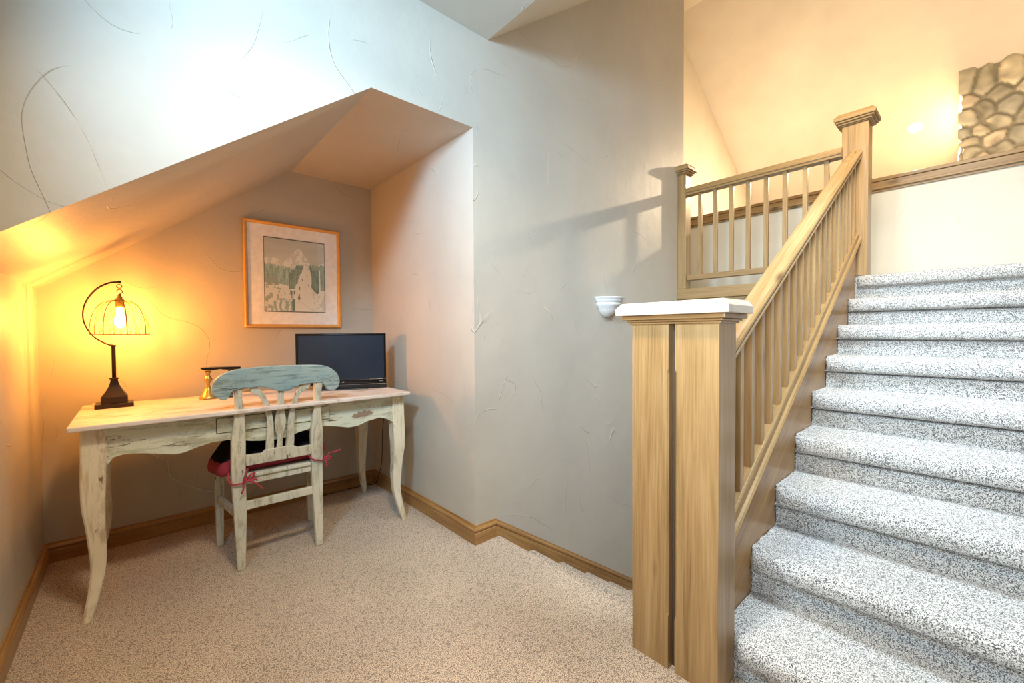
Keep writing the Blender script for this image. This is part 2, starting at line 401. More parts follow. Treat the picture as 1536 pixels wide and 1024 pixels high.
# ------------------------------------------------------------------ carpeted flights
NOSE = [(.040, -.1786), (.038, -.13), (.036, -.099), (.042, -.094), (.066, -.092), (.066, -.087), (.030, -.085), (.010, -.082), (-.001, -.073), (-.006, -.055), (-.006, -.034), (.002, -.015), (.016, -.004), (.045, 0)]
def dense(pr, d):
    out = [V((a, b, 0)) for a, b in pr[:1]]
    for (a0, b0), (a1, b1) in zip(pr[:-1], pr[1:]):
        n = max(1, int(math.hypot(a1 - a0, b1 - b0) / d + .5))
        for k in range(1, n + 1): out.append(V((a0 + (a1 - a0) * k / n, b0 + (b1 - b0) * k / n, 0)))
    return out
def carpet_step(x0, top, y0, y1, run, rise, d=.008, left_round=True, amp=.0035, depth=.34):
    pr = [(a, b * (rise / .1786) if b < -.1 else b) for a, b in NOSE]
    pr = [(a, b) for a, b in pr]
    pts = dense(pr + [(run + .045, 0)], d); n = len(pts)
    ys = [y0 + (y1 - y0) * k / int((y1 - y0) / d) for k in range(int((y1 - y0) / d) + 1)]
    m = MB(); vs = []
    for y in ys:
        e = 0
        if left_round:
            t = max(0, (y - (y1 - .055)) / .055); e = .042 * (1 - math.sqrt(max(0, 1 - t * t)))
        for p in pts:
            a = p.x + (e if p.x < .039 else 0) * (1 if p.y > -.08 else .0)
            if p.y > -.08 and p.x < .039 and e: a = min(a, .038)
            q = V((x0 + a, y, top + p.y))
            nz = noise.noise_vector(q * 95) * amp + noise.noise_vector(q * 240) * amp * .8
            vs.append(q + nz)
    fs = []
    for j in range(len(ys) - 1):
        for i in range(n - 1): fs.append((j * n + i, j * n + i + 1, (j + 1) * n + i + 1, (j + 1) * n + i))
    # closing the underside so the step is a solid
    o = len(vs); vs += [(x0 + run + .045, y0, top - rise), (x0 + run + .045, y1, top - rise)]
    last = (len(ys) - 1) * n
    fs.append(tuple([i for i in range(n)] + [o])); fs.append(tuple([last + i for i in range(n)][::-1] + [o + 1]))
    fs.append((0, o, o + 1, last)); fs.append((n - 1, last + n - 1, o + 1, o))
    m.add(vs, fs, True); return m

RISE, RUN = .1786, .290
st = thing('staircase', (1.5, .0, 0), 'wide carpeted staircase climbing from the newel post up to the landing', 'stairs')
for k in range(9):
    x0 = 1.50 + RUN * k; top = .160 + RISE * k
    y1 = .563 if k == 0 else .612
    carpet_step(x0, top, -.612, y1, RUN if k < 8 else .06, RISE if k else .16, .007).build('step', STAIR, st, fix=False)
w = MB(); w.box(1.531, 1.84, .56, .612, 0, .158); w.build('step', STAIR, st)
# closed stringer and panel below, on the left of the flight
s1, z1 = .6157, .415
def tl(x): return z1 + s1 * (x - 1.61)
w = MB(); w.poly_y([(1.53, tl(1.53) - .5), (1.53, tl(1.53)), (3.80, tl(3.80)), (3.80, 1.42), (3.5, 1.0)], .614, .70)
angU = -math.atan(s1); fU = Matrix.Translation((1.61, .64, .45)) @ Matrix.Rotation(angU, 4, 'Y')
w.build('stringer', TX, st, frame=fU)
w = MB(); w.poly_y([(1.53, 0), (1.53, tl(1.53) - .5), (3.5, 1.0), (3.8, 1.42), (3.8, -1.9), (1.62, -1.9), (1.62, -.1), (1.53, -.1)], .64, .70)
w.build('side_panel', TX, st)
# descending flight
dn = thing('descending_stairs', (1.6, 1.3, -.2), 'carpeted stairs dropping away behind the newel post beside the grey wall', 'stairs')
for k in range(0, 8):
    x0 = 1.60 + .277 * k - .005
    if k == 0:
        # lip of the upper floor
        w = MB()
    top = -RISE * k
    m = MB()
    pts = [(.03, -.1), (.02, -.05), (.012, -.02), (0, -.004), (-.02, 0)]
    x1 = x0 + .0
    prof = [(x1 - .05 if k == 0 else x1 - .277 + .02, top), (x1 - .012, top), (x1 + .004, top - .008), (x1 + .012, top - .025), (x1 + .010, top - .05), (x1 - .006, top - .066), (x1 - .025, top - .07), (x1 - .025, top - RISE - .01), (x1 - .05 if k == 0 else x1 - .277 + .02, top - RISE - .01)]
    prof = [(a, b) for a, b in prof]
    ys = [.705 + (YM - .705 - .018) * j / 90 for j in range(91)]
    rings = []
    dp = [V((p.x, p.y, 0)) for p in dense(prof + [prof[0]], .012)][:-1]
    for y in ys: rings.append([V((p.x, y, p.y)) + noise.noise_vector(V((p.x, y, p.y)) * 110) * (.003 if p.y > top - .08 else 0) for p in dp])
    m.loft(rings); m.build('step', CARPET, dn)

# ------------------------------------------------------------------ big newel post
nw = thing('newel_post', (1.461, .724, 0), 'wide two-board newel post with pale chamfered cap at the foot of the stairs', 'newel post')
A0, A1 = 1.393, 1.529
def board(y0, y1, side):
    """tall board with stop-chamfered inner edge"""
    m = MB(); c = .007; rings = []
    def ring(z, cc):
        if side > 0: return [(A0, y0 + cc, z), (A0 + cc, y0, z), (A1, y0, z), (A1, y1, z), (A0, y1, z)]
        return [(A0, y0, z), (A1, y0, z), (A1, y1, z), (A0 + cc, y1, z), (A0, y1 - cc, z)]
    for z, cc in ((0, .0005), (.19, .0005), (.20, c), (1.055, c), (1.07, .0005), (1.232, .0005)): rings.append(ring(z, cc))
    return m.loft(rings, smooth=False)
board(.738, .882, 1).build('board', WZ, nw, bevel=.0015)
board(.566, .714, -1).build('board', WZ, nw, bevel=.0015)
w = MB(); w.box(A0 + .03, A1 - .01, .714, .738, 0, 1.232); w.build('recessed_core', plain('shaded_recess', (.07, .045, .025), .6), nw)  # shade in the gap between the boards is put into this colour
w = MB()
for e, z0, z1_ in ((.008, 1.226, 1.234), (.016, 1.234, 1.242), (.028, 1.242, 1.258)):
    w.box(A0 - e, A1 + e, .566 - e, .882 + e, z0, z1_)
w.build('cap_moulding', WY, nw, bevel=.003)
w = MB(); w.prism([(A0 - .048, y, z) for y, z in ((.517, 1.258), (.517, 1.284), (.532, 1.302), (.882, 1.302), (.931, 1.302), (.916, 1.302))][:0] or
                  [(A0 - .048, y, z) for y, z in ((.518, 1.258), (.518, 1.283), (.534, 1.302), (.897, 1.302), (.924, 1.284), (.924, 1.258))],
                  [(A1 + .02, y, z) for y, z in ((.518, 1.258), (.518, 1.283), (.534, 1.302), (.897, 1.302), (.924, 1.284), (.924, 1.258))])
CAPM = wood('pale_cap_wood', 'y', (.46, .38, .28), (.54, .46, .36), (.60, .53, .44), .35, knots=False)
w.build('cap', CAPM, nw, bevel=.002)

# ------------------------------------------------------------------ stair railing
rl = thing('stair_railing', (1.6, .63, .5), 'sloping wooden railing with square balusters between the two newel posts', 'railing')
s2 = .588
def hb(x): return 1.106 + s2 * (x - 1.605)      # underside of the handrail
x0, x1 = 1.53, 3.85
sec = [(.592, 0), (.592, .012), (.600, .016), (.600, .022), (.590, .028), (.590, .040), (.598, .050), (.615, .056), (.632, .058), (.650, .056), (.668, .050), (.676, .040), (.676, .028), (.666, .022), (.666, .016), (.674, .012), (.674, 0)]
fH = Matrix.Translation((1.6, .63, 1.1)) @ Matrix.Rotation(-math.atan(s2), 4, 'Y')
w = MB(); w.prism([(x0, y, hb(x0) + z) for y, z in sec], [(x1, y, hb(x1) + z) for y, z in sec]); w.build('handrail', WX, rl, frame=fH, bevel=.0015)
# shoe rail capping the stringer
def sb(x): return .456 + .6157 * (x - 1.61)
sec = [(.604, -.045), (.604, -.03), (.594, -.026), (.588, -.012), (.594, -.002), (.604, .004), (.604, .040), (.610, .046), (.706, .046), (.706, -.045)]
w = MB(); w.prism([(x0, y, sb(x0) + z + .02) for y, z in sec], [(x1, y, sb(x1) + z + .02) for y, z in sec]); w.build('shoe_rail', WX, rl, frame=fU, bevel=.0015)
b0 = None
bw = .016
for k in range(20):
    xc = 1.615 + .1135 * k
    if xc > 3.79: break
    m = MB()
    za = sb(1.615) + .05; zb = hb(1.615) + .006
    xx0, xx1 = 1.615 - bw, 1.615 + bw
    if b0 is None:
        m.prism([(xx0, .615, sb(xx0) + .06), (xx1, .615, sb(xx1) + .06), (xx1, .615, hb(xx1) + .006), (xx0, .615, hb(xx0) + .006)],
                [(xx0, .647, sb(xx0) + .06), (xx1, .647, sb(xx1) + .06), (xx1, .647, hb(xx1) + .006), (xx0, .647, hb(xx0) + .006)])
        b0 = m.build('baluster', WZ, rl, bevel=.0015); base = b0.matrix_local.copy()
    else:
        # the rails converge a little, so every third baluster gets its own height through a scaled copy
        c = b0.copy(); C.objects.link(c); c.parent = rl
        H0 = hb(1.615) - sb(1.615) - .054; H1 = hb(xc) - sb(xc) - .054
        zc = sb(1.615) + .06
        S = Matrix.Translation((xc - 1.615, 0, sb(xc) - sb(1.615))) 
        c.matrix_local = S @ base
        c.location = V(S.translation)

# ------------------------------------------------------------------ upper newels and landing railing
def small_newel(name, xa, xb, ya, yb, z0, z1_, label, plinth=True):
    t = thing(name, ((xa + xb) / 2, (ya + yb) / 2, z0), label, 'newel post')
    m = MB(); m.box(xa, xb, ya, yb, z0, z1_ - .085); m.build('post', WZ, t, bevel=.004)
    m = MB()
    for e, za, zb in ((.010, -.085, -.078), (.020, -.078, -.064), (.032, -.064, -.050)): m.box(xa - e, xb + e, ya - e, yb + e, z1_ + za, z1_ + zb)
    m.build('cap_moulding', WY, t, bevel=.003)
    e = .042; cx_, cy_ = (xa + xb) / 2, (ya + yb) / 2; hx, hy = (xb - xa) / 2, (yb - ya) / 2
    m = MB(); rr = []
    for ee, z in ((e, -.05), (e, -.026), (e - .022, 0)):
        rr.append([(cx_ - hx - ee, cy_ - hy - ee, z1_ + z), (cx_ + hx + ee, cy_ - hy - ee, z1_ + z), (cx_ + hx + ee, cy_ + hy + ee, z1_ + z), (cx_ - hx - ee, cy_ + hy + ee, z1_ + z)])
    m.loft(rr, smooth=False); m.build('cap', WY, t, bevel=.002)
    return t
small_newel('newel_post', 3.85, 3.99, .557, .708, 1.588, 2.755, 'tall square newel post at the top of the carpeted stairs')
small_newel('newel_post', 3.785, 3.885, 1.84, 1.916, 1.592, 2.725, 'slim capped newel post fixed against the end of the grey wall')
lr = thing('landing_railing', (3.83, 1.27, 1.59), 'level wooden railing with square balusters along the upper landing edge', 'railing')
def rbox(xa, xb, za, zb, name, mat=WY, e=.004):
    m = MB(); m.box(xa, xb, .70, 1.838, za, zb); return m.build(name, mat, lr, bevel=e)
m = MB(); sec = [(3.79, 2.445), (3.79, 2.46), (3.782, 2.466), (3.782, 2.478), (3.79, 2.485), (3.79, 2.50), (3.80, 2.512), (3.86, 2.512), (3.87, 2.50), (3.87, 2.485), (3.878, 2.478), (3.878, 2.466), (3.87, 2.46), (3.87, 2.445)]
m.prism([(x, .70, z) for x, z in sec], [(x, 1.84, z) for x, z in sec]); m.build('handrail', WY, lr, bevel=.0015)
rbox(3.80, 3.86, 1.668, 1.715, 'bottom_rail')
lb = None
for k in range(9):
    yc = 1.725 - .1335 * k
    if lb is None:
        m = MB(); m.box(3.815, 3.847, yc - .016, yc + .016, 1.71, 2.45); lb = m.build('baluster', WZ, lr, bevel=.0015)
    else:
        c = lb.copy(); C.objects.link(c); c.parent = lr; c.location = V((lb.location.x, lb.location.y - .1335 * k, lb.location.z))
w = MB(); w.box(3.775, 3.86, .70, 1.916, 1.505, 1.590); w.box(3.765, 3.86, .70, 1.916, 1.494, 1.505); w.box(3.782, 3.86, .70, 1.916, 1.470, 1.494)
struct(w.build('trim_3', WY, bevel=.003))
w = MB(); w.box(3.80, 3.86, .70, 1.916, -1.9, 1.470); struct(w.build('wall_under_landing', WALL))

# ------------------------------------------------------------------ writing desk
dk = thing('writing_desk', (.545, 2.79, 0), 'long distressed mint writing desk with curved legs against the alcove wall', 'desk')
DT = .830
w = MB(); w.box(-.212, 1.302, 2.432, 3.16, DT - .022, DT); w.build('tabletop', TOPM, dk, bevel=.006, seg=3)
YA = 2.50
ap = [(-.10, .640), (-.078, .673), (-.04, .681), (.013, .673), (.077, .658), (.127, .645), (.162, .647), (.215, .663), (.271, .676), (.331, .677), (.39, .668), (.427, .656), (.476, .648), (.56, .642), (.62, .648), (.66, .662), (.726, .675), (.799, .677), (.875, .661), (.932, .646), (.99, .648), (1.05, .668), (1.125, .679), (1.17, .665), (1.212, .640)]
top = [(1.212, DT - .022), (-.10, DT - .022)]
w = MB()
# front apron as strips so the curved lower edge stays clean
for (a0, z0), (a1, z1_) in zip(ap[:-1], ap[1:]):
    w.poly_y([(a0, z0), (a1, z1_), (a1, DT - .022), (a0, DT - .022)], YA, YA + .022)
w.build('front_apron', MINT, dk)
w = MB(); w.box(-.10, 1.212, 3.08, 3.10, .67, DT - .022); w.build('back_apron', MINT, dk)
for xs in (-.165, 1.255):
    w = MB(); w.box(xs, xs + .022, YA + .06, 3.08, .67, DT - .022); w.build('side_apron', MINT, dk)
w = MB(); w.box(.291, .822, YA - .006, YA + .004, .716, .787); dr = w.build('drawer', MINT, dk, bevel=.002)
w = MB(); w.poly_y([(.952, .706), (.965, .722), (.985, .720), (.995, .735), (1.010, .726), (1.03, .738), (1.045, .728), (1.062, .734), (1.070, .722), (1.085, .720), (1.078, .708), (1.055, .704), (1.04, .697), (1.01, .699), (.985, .695), (.965, .700)], YA - .0008, YA + .002); w.build('worn_patch', plain('bare_wood', (.28, .20, .14), .8), dk)
MAR = plain('drawer_gap', (.05, .035, .03), .8)
w = MB()
for b in ((.2885, .291, .7135, .789), (.822, .8245, .7135, .789), (.291, .822, .7135, .716), (.291, .822, .787, .789)): w.box(b[0], b[1], YA - .0015, YA + .002, b[2], b[3])
w.build('drawer_gap', MAR, dk)
def leg(xin, yin, sx, sy):
    """cabriole leg; (xin, yin) is the outer corner, sx, sy point outwards"""
    prof = [(.806, .082, 0), (.66, .080, .002), (.56, .078, .004), (.47, .072, .002), (.39, .062, -.007), (.29, .056, -.015), (.2, .048, -.019), (.14, .043, -.014), (.06, .037, -.002), (0, .032, .010)]
    P = curve([(z, wd, o) for z, wd, o in prof], 4); rings = []
    for z, wd, o in P:
        xa = xin + sx * o; ya = yin + sy * o; xb = xa - sx * wd; yb = ya - sy * wd; c = .006
        r = [(xa - sx * c, ya), (xa, ya - sy * c), (xa, yb + sy * c), (xa - sx * c, yb), (xb + sx * c, yb), (xb, yb + sy * c), (xb, ya - sy * c), (xb + sx * c, ya)]
        rings.append([(x, y, z) for x, y in r])
    return MB().loft(rings, smooth=False)
leg(-.178, 2.492, -1, -1).build('leg', MINTZ, dk)
leg(1.290, 2.492, 1, -1).build('leg', MINTZ, dk)
leg(-.178, 3.14, -1, 1).build('leg', MINTZ, dk)
leg(1.290, 3.14, 1, 1).build('leg', MINTZ, dk)

# ------------------------------------------------------------------ chair
ch = thing('desk_chair', (.57, 2.7, 0), 'blue-grey distressed wooden chair with vase-shaped back splats pulled up to the desk', 'chair')
def yb_(z): return 2.50 - max(0, z - .45) * .14
def slab(pts, th, off=0, n=3):
    P = smooth_poly([(x, 0, z) for x, z in pts], n) if n > 1 else [V((x, 0, z)) for x, z in pts]
    return MB().prism([(p.x, yb_(p.z) + off, p.z) for p in P], [(p.x, yb_(p.z) + off + th, p.z) for p in P])
crest = [(.305, .886), (.276, .907), (.266, .938), (.274, .973), (.296, 1.001), (.335, 1.022), (.396, 1.033), (.503, 1.038), (.618, 1.037), (.742, 1.031), (.794, 1.019), (.842, .982), (.861, .938), (.855, .903), (.832, .884), (.798, .890), (.783, .909), (.771, .926), (.745, .933), (.675, .932), (.645, .925), (.615, .908), (.574, .902), (.539, .909), (.505, .925), (.466, .935), (.412, .933), (.386, .930), (.352, .925), (.343, .910), (.336, .895), (.322, .884)]
slab(crest, .028, -.004).build('crest_rail', BLUEP, ch, bevel=.004)
slab([(.42, .935), (.439, .901), (.461, .888), (.478, .86), (.492, .813), (.501, .76), (.502, .708), (.498, .603), (.498, .585), (.534, .585), (.534, .676), (.53, .756), (.517, .823), (.494, .884), (.472, .915), (.45, .938)], .016, .006).build('splat', BLUEZ, ch, bevel=.003)
slab([(.551, .915), (.55, .826), (.539, .755), (.542, .694), (.552, .646), (.549, .585), (.574, .585), (.578, .641), (.591, .734), (.588, .768), (.58, .822), (.577, .915)], .016, .006).build('splat', BLUEZ, ch, bevel=.003)
slab([(.675, .936), (.639, .895), (.622, .85), (.608, .792), (.6, .732), (.597, .665), (.594, .585), (.63, .585), (.633, .686), (.633, .775), (.646, .848), (.664, .886), (.700, .906), (.708, .936)], .016, .006).build('splat', BLUEZ, ch, bevel=.003)
slab([(.409, .587), (.481, .583), (.498, .600), (.544, .600), (.591, .600), (.633, .598), (.652, .583), (.722, .584), (.723, .53), (.41, .53)], .024, .003, 1).build('lower_rail', BLUEZ, ch, bevel=.003)
def post(pl, pr):
    rings = []
    zl = curve([(x, 0, z) for x, z in pl], 3); 
    def at(P, z):
        for (xa, za), (xb2, zb) in zip(P[:-1], P[1:]):
            if za <= z <= zb: return xa + (xb2 - xa) * (z - za) / (zb - za)
        return P[-1][0] if z > P[-1][1] else P[0][0]
    for i in range(32):
        z = .935 * i / 31; a, b = at(pl, z), at(pr, z); y = yb_(z); sp = .03 * max(0, (.4 - z) / .4)
        rings.append([(a, y, z), (b, y, z), (b, y + .036, z), (a, y + .036, z)])
    return MB().loft(rings, smooth=False)
post([(.366, 0), (.355, .3), (.347, .5), (.346, .683), (.355, .744), (.361, .842), (.354, .933)], [(.402, 0), (.412, .3), (.409, .503), (.408, .672), (.403, .8), (.392, .87), (.389, .933)]).build('back_leg', BLUEZ, ch, bevel=.005)
post([(.745, 0), (.729, .33), (.724, .5), (.717, .645), (.723, .728), (.732, .817), (.729, .933)], [(.782, 0), (.785, .33), (.785, .488), (.780, .663), (.769, .749), (.763, .848), (.771, .933)]).build('back_leg', BLUEZ, ch, bevel=.005)
for xa in (.318, .800):
    rr = [[(xa + s, 2.872 + s, z), (xa + .048 - s, 2.872 + s, z), (xa + .048 - s, 2.915, z), (xa + s, 2.915, z)] for z, s in ((0, .008), (.3, .003), (.46, 0))]
    MB().loft(rr, smooth=False).build('front_leg', BLUEZ, ch, bevel=.004)
w = MB(); w.poly_z([(.410, 2.497), (.722, 2.497), (.722, 2.538), (.79, 2.538), (.862, 2.93), (.306, 2.93), (.345, 2.538), (.410, 2.538)], .466, .486); w.build('seat', BLUEZ, ch, bevel=.005)
w = MB(); w.box(.41, .724, 2.506, 2.53, .432, .466); w.box(.37, .80, 2.885, 2.907, .42, .466)
w.prism([(.366, 2.538, .42), (.388, 2.538, .42), (.388, 2.538, .466), (.366, 2.538, .466)], [(.330, 2.872, .42), (.352, 2.872, .42), (.352, 2.872, .466), (.330, 2.872, .466)])
w.prism([(.752, 2.538, .42), (.774, 2.538, .42), (.774, 2.538, .466), (.752, 2.538, .466)], [(.812, 2.872, .42), (.834, 2.872, .42), (.834, 2.872, .466), (.812, 2.872, .466)])
w.build('seat_frame', BLUEZ, ch, bevel=.002)
w = MB(); w.box(.408, .732, 2.508, 2.53, .300, .342); w.build('stretcher', BLUEZ, ch, bevel=.003)
for xa, xb2 in ((.372, .330), (.755, .815)):
    w = MB(); w.prism([(xa, 2.536, .250), (xa + .022, 2.536, .250), (xa + .022, 2.536, .290), (xa, 2.536, .290)], [(xb2, 2.872, .250), (xb2 + .022, 2.872, .250), (xb2 + .022, 2.872, .290), (xb2, 2.872, .290)])
    w.build('stretcher', BLUEZ, ch, bevel=.003)

# cushion tied to the chair
cu = thing('seat_cushion', (.57, 2.73, .49), 'crimson tie-on seat cushion with its shaded top painted black lying on the desk chair', 'cushion')
def cush(th0, th1, r0, hi, lo, name, mat, amp):
    m = MB(); n = 72; rings = []
    for k in range(len(th0)):
        rings.append([])
    for j, (rad, z) in enumerate(zip(th0, th1)):
        for i in range(n):
            a = 2 * PI * i / n; ca, sa = math.cos(a), math.sin(a)
            e = .38; x = math.copysign(abs(ca) ** e, ca); y = math.copysign(abs(sa) ** e, sa)
            wx = .268 + .020 * y; px = .574 + x * wx * rad; py = 2.745 + y * .196 * rad
            if py < 2.545 : py = 2.545 + (py - 2.545) * .2
            sag = max(0, .36 - px) * .9 if rad > .8 else 0
            q = V((px, py, z - sag)); q += noise.noise_vector(q * 14) * amp + noise.noise_vector(q * 40) * amp * .3
            rings[j].append(q)
    m.loft(rings); return m.build(name, mat, cu)
cush([.3, .94, 1.0, 1.035, 1.04, 1.02, .985], [.492, .490, .496, .512, .532, .550, .562], 0, 0, 0, 'cushion_side', RED, .0045)
cush([.99, .97, .92, .80, .60, .40, .2, .02], [.552, .566, .578, .594, .608, .616, .619, .620], 0, 0, 0, 'cushion_top', DARKC, .010)
def tie(pts, r=.0042): return MB().tube(curve(pts, 6), r, 6)
t1 = MB()
for P in ([(.345, 2.545, .505), (.335, 2.52, .475), (.345, 2.492, .455), (.375, 2.487, .448), (.410, 2.49, .455), (.425, 2.52, .48)],
          [(.395, 2.486, .450), (.425, 2.478, .485), (.445, 2.478, .495), (.43, 2.48, .470), (.395, 2.486, .450)],
          [(.395, 2.486, .450), (.425, 2.476, .455), (.462, 2.474, .425), (.475, 2.47, .405)],
          [(.392, 2.486, .450), (.395, 2.478, .425), (.385, 2.476, .400)],
          [(.395, 2.486, .452), (.40, 2.479, .478), (.415, 2.48, .520)],
          [(.40, 2.486, .450), (.44, 2.478, .462), (.458, 2.48, .450)]): t1.tube(curve(P, 6), .0045, 6)
t1.build('tie', RED, cu)
t1 = MB()
for P in ([(.700, 2.545, .545), (.706, 2.50, .530), (.725, 2.488, .505), (.755, 2.487, .490), (.785, 2.49, .486), (.798, 2.515, .497), (.79, 2.55, .52)],
          [(.795, 2.49, .488), (.815, 2.484, .520), (.855, 2.48, .525), (.875, 2.48, .532)],
          [(.795, 2.49, .488), (.800, 2.484, .465), (.797, 2.482, .445)],
          [(.79, 2.49, .488), (.812, 2.483, .505), (.822, 2.484, .490), (.795, 2.49, .488)]): t1.tube(curve(P, 6), .0042, 6)
t1.build('tie', RED, cu)

# ------------------------------------------------------------------ table lamp
lx, ly = -.083, 3.0
lp = thing('table_lamp', (lx, ly, DT), 'bronze arched table lamp with a glowing bulb in a wire dome shade', 'lamp')
w = MB(); w.box(lx - .073, lx + .073, ly - .062, ly + .062, DT, DT + .022); w.box(lx - .050, lx + .050, ly - .050, ly + .050, DT + .022, DT + .055)
prof = [(.050, .055)]; 
for i in range(9):
    t = i / 8; prof.append((.050 * (1 - t) ** 1.7 * .72 + .014, .055 + .088 * t))
prof += [(.019, .144), (.019, .150), (.010, .151)]
w.square(prof, (lx, ly, DT)); w.build('lamp_base', BRONZE, lp, bevel=.002)
w = MB(); w.lathe([(.0085, .145), (.0085, .31), (.011, .312), (.011, .32), (.004, .321)], (lx, ly, DT), 16); w.build('pole', BRONZE, lp)
hx = -.055
arc = curve([(lx, ly, 1.148), (-.105, ly, 1.155), (-.150, ly, 1.188), (-.181, ly, 1.245), (-.190, ly, 1.305), (-.176, ly, 1.372), (-.140, ly, 1.432), (-.095, ly, 1.466), (hx, ly, 1.474)], 8)
w = MB(); w.tube(arc, .0046, 8); w.lathe([(.001, -.008), (.007, -.005), (.009, 0), (.007, .005), (.001, .008)], (hx, ly, 1.474), 14); w.build('arched_arm', BRONZE, lp)
w = MB()
w.tube([(hx + .010 * math.cos(a), ly, 1.452 + .010 * math.sin(a)) for a in [2 * PI * k / 20 for k in range(20)]], .0022, 6, True)
w.tube([(hx + .011 * math.cos(a), ly, 1.424 + .011 * math.sin(a)) for a in [-.5 * PI + 1.5 * PI * k / 16 for k in range(17)]] , .0022, 6)
w.tube([(hx, ly, 1.413), (hx, ly, 1.398)], .002, 6)
w.build('hook', BRONZE, lp)
w = MB(); w.lathe([(.004, 1.412), (.008, 1.408), (.008, 1.398), (.012, 1.396), (.012, 1.388), (.018, 1.386), (.019, 1.345), (.014, 1.342)], (hx, ly, 0), 18); w.build('socket', BRASS, lp)
BULB = plain('glowing_bulb', (1, .8, .5), .3, emit=(1, .38, .06), strength=560)
w = MB(); w.lathe([(.010, 1.342), (.012, 1.330), (.014, 1.314), (.019, 1.290), (.021, 1.270), (.020, 1.254), (.015, 1.243), (.007, 1.237), (.001, 1.236)], (hx, ly, 0), 20); w.build('bulb', BULB, lp)
WIRE = plain('gilt_wire', (.16, .10, .025), .5, .3)
def dome(t):                                   # t 0 at top, 1 at rim
    a = t * PI / 2; return (.022 + .094 * math.sin(a) ** .9, 1.202 + .176 * max(0, math.cos(a)) ** .85)
cg = MB()
for k in range(8):
    a = 2 * PI * (k + .3) / 8
    cg.tube([(hx + dome(t)[0] * math.cos(a), ly + dome(t)[0] * math.sin(a), dome(t)[1]) for t in [i / 14 for i in range(15)]], .0023, 6)
for r, z in ((.116, 1.202), (.022, 1.378)):
    cg.tube([(hx + r * math.cos(a), ly + r * math.sin(a), z) for a in [2 * PI * k / 40 for k in range(40)]], .0025, 6, True)
cage = cg.build('wire_shade', WIRE, lp)
cm = MB()
for sgn in (1, -1):
    for k in range(18):
        a0 = 2 * PI * k / 18
        cm.tube([(hx + (dome(t)[0] - .001) * math.cos(a0 + sgn * t * .9), ly + (dome(t)[0] - .001) * math.sin(a0 + sgn * t * .9), dome(t)[1]) for t in [i / 10 for i in range(11)]], .0007, 4)
cm.build('fine_mesh', WIRE, cage)
CORD = plain('white_cord', (.7, .7, .68), .5)
w = MB(); w.tube(curve([(-.150, 3.05, DT + .004), (-.165, 3.10, DT + .006), (-.170, 3.158, DT + .004), (-.165, 3.175, DT - .03), (-.05, 3.262, .62), (.079, 3.272, .482), (.13, 3.272, .443), (.144, 3.272, .351), (.191, 3.272, .299), (.256, 3.272, .25), (.35, 3.272, .20), (.42, 3.270, .15)], 8), .0028, 6)
w.build('power_cord', CORD, lp)

# ------------------------------------------------------------------ candlesticks and the dark bar on them
def stick(x, y, mat, label):
    t = thing('candlestick', (x, y, DT), label, 'candlestick')
    w = MB(); w.lathe([(.046, 0), (.046, .006), (.036, .018), (.022, .050), (.011, .064), (.011, .068), (.014, .071), (.009, .075)], (x, y, DT), 24); w.build('foot', mat, t)
    w = MB(); w.lathe([(.009, .075), (.008, .084), (.011, .094), (.019, .107), (.021, .113), (.018, .120), (.010, .132), (.009, .140), (.012, .150), (.016, .156), (.012, .160)], (x, y, DT), 24); w.build('stem', mat, t)
    w = MB(); w.lathe([(.012, .160), (.030, .163), (.048, .165), (.048, .1675), (.02, .168)], (x, y, DT), 28); w.build('drip_plate', mat, t)
stick(.312, 2.99, BRASS, 'brass candlestick on the desk left of the chair back, ribbed flaring foot')
stick(.425, 2.99, BRONZE, 'dark candlestick almost hidden behind the left end of the chair crest rail')
w = MB(); w.loft([[(.278, 2.96, 1.0015), (.278, 3.02, 1.0015), (.278, 3.02, 1.010), (.278, 2.96, 1.010)], [(.34, 2.955, .999), (.34, 3.025, .999), (.34, 3.025, 1.012), (.34, 2.955, 1.012)], [(.47, 2.965, .999), (.47, 3.015, .999), (.47, 3.015, 1.008), (.47, 2.965, 1.008)]], smooth=False)
tag(w.build('flat_bar', BLACK, bevel=.002), 'thin black bar lying flat across the tops of the candlesticks', 'bar')

# ------------------------------------------------------------------ monitor
mo = thing('computer_monitor', (1.05, 2.86, DT), 'black widescreen monitor standing on the right end of the desk', 'monitor')
uv = V((.922, -.387, 0)).normalized(); nv = V((-.387, -.922, 0)).normalized()      # along the screen, towards the viewer
pc = V((1.29, 2.75, 0)); 
def mbox(m, u0, u1, n0, n1, z0, z1_):
    vs = [pc - uv * (.56 - u) + nv * n + V((0, 0, z)) for u in (u0, u1) for n in (n0, n1) for z in (z0, z1_)]
    return m.add(vs, [(0, 1, 3, 2), (4, 6, 7, 5), (0, 4, 5, 1), (2, 3, 7, 6), (0, 2, 6, 4), (1, 5, 7, 3)])
m = MB(); mbox(m, 0, .56, -.045, 0, DT + .032, 1.200); mbox(m, .0, .56, 0, .006, DT + .032, DT + .062); mbox(m, 0, .014, 0, .006, DT + .062, 1.2); mbox(m, .546, .56, 0, .006, DT + .062, 1.2); mbox(m, .014, .546, 0, .006, 1.186, 1.2)
GLOSS = plain('gloss_black', (.006, .006, .008), .08)
m.build('housing', GLOSS, mo, bevel=.002)
m = MB(); mbox(m, .014, .546, .0, .002, DT + .062, 1.186); m.build('screen', SCREEN, mo)
m = MB(); mbox(m, .10, .56, -.02, .03, DT + .004, DT + .032); mbox(m, .12, .44, -.10, .06, DT, DT + .006); m.build('stand', BLACK, mo, bevel=.002)
SIL = plain('silver_mark', (.6, .6, .6), .3, .8)
m = MB(); mbox(m, .277, .289, .006, .0068, DT + .044, DT + .050); m.build('maker_mark', SIL, mo)
m = MB(); mbox(m, .515, .54, .006, .0068, DT + .045, DT + .048); m.build('indicator', SIL, mo)
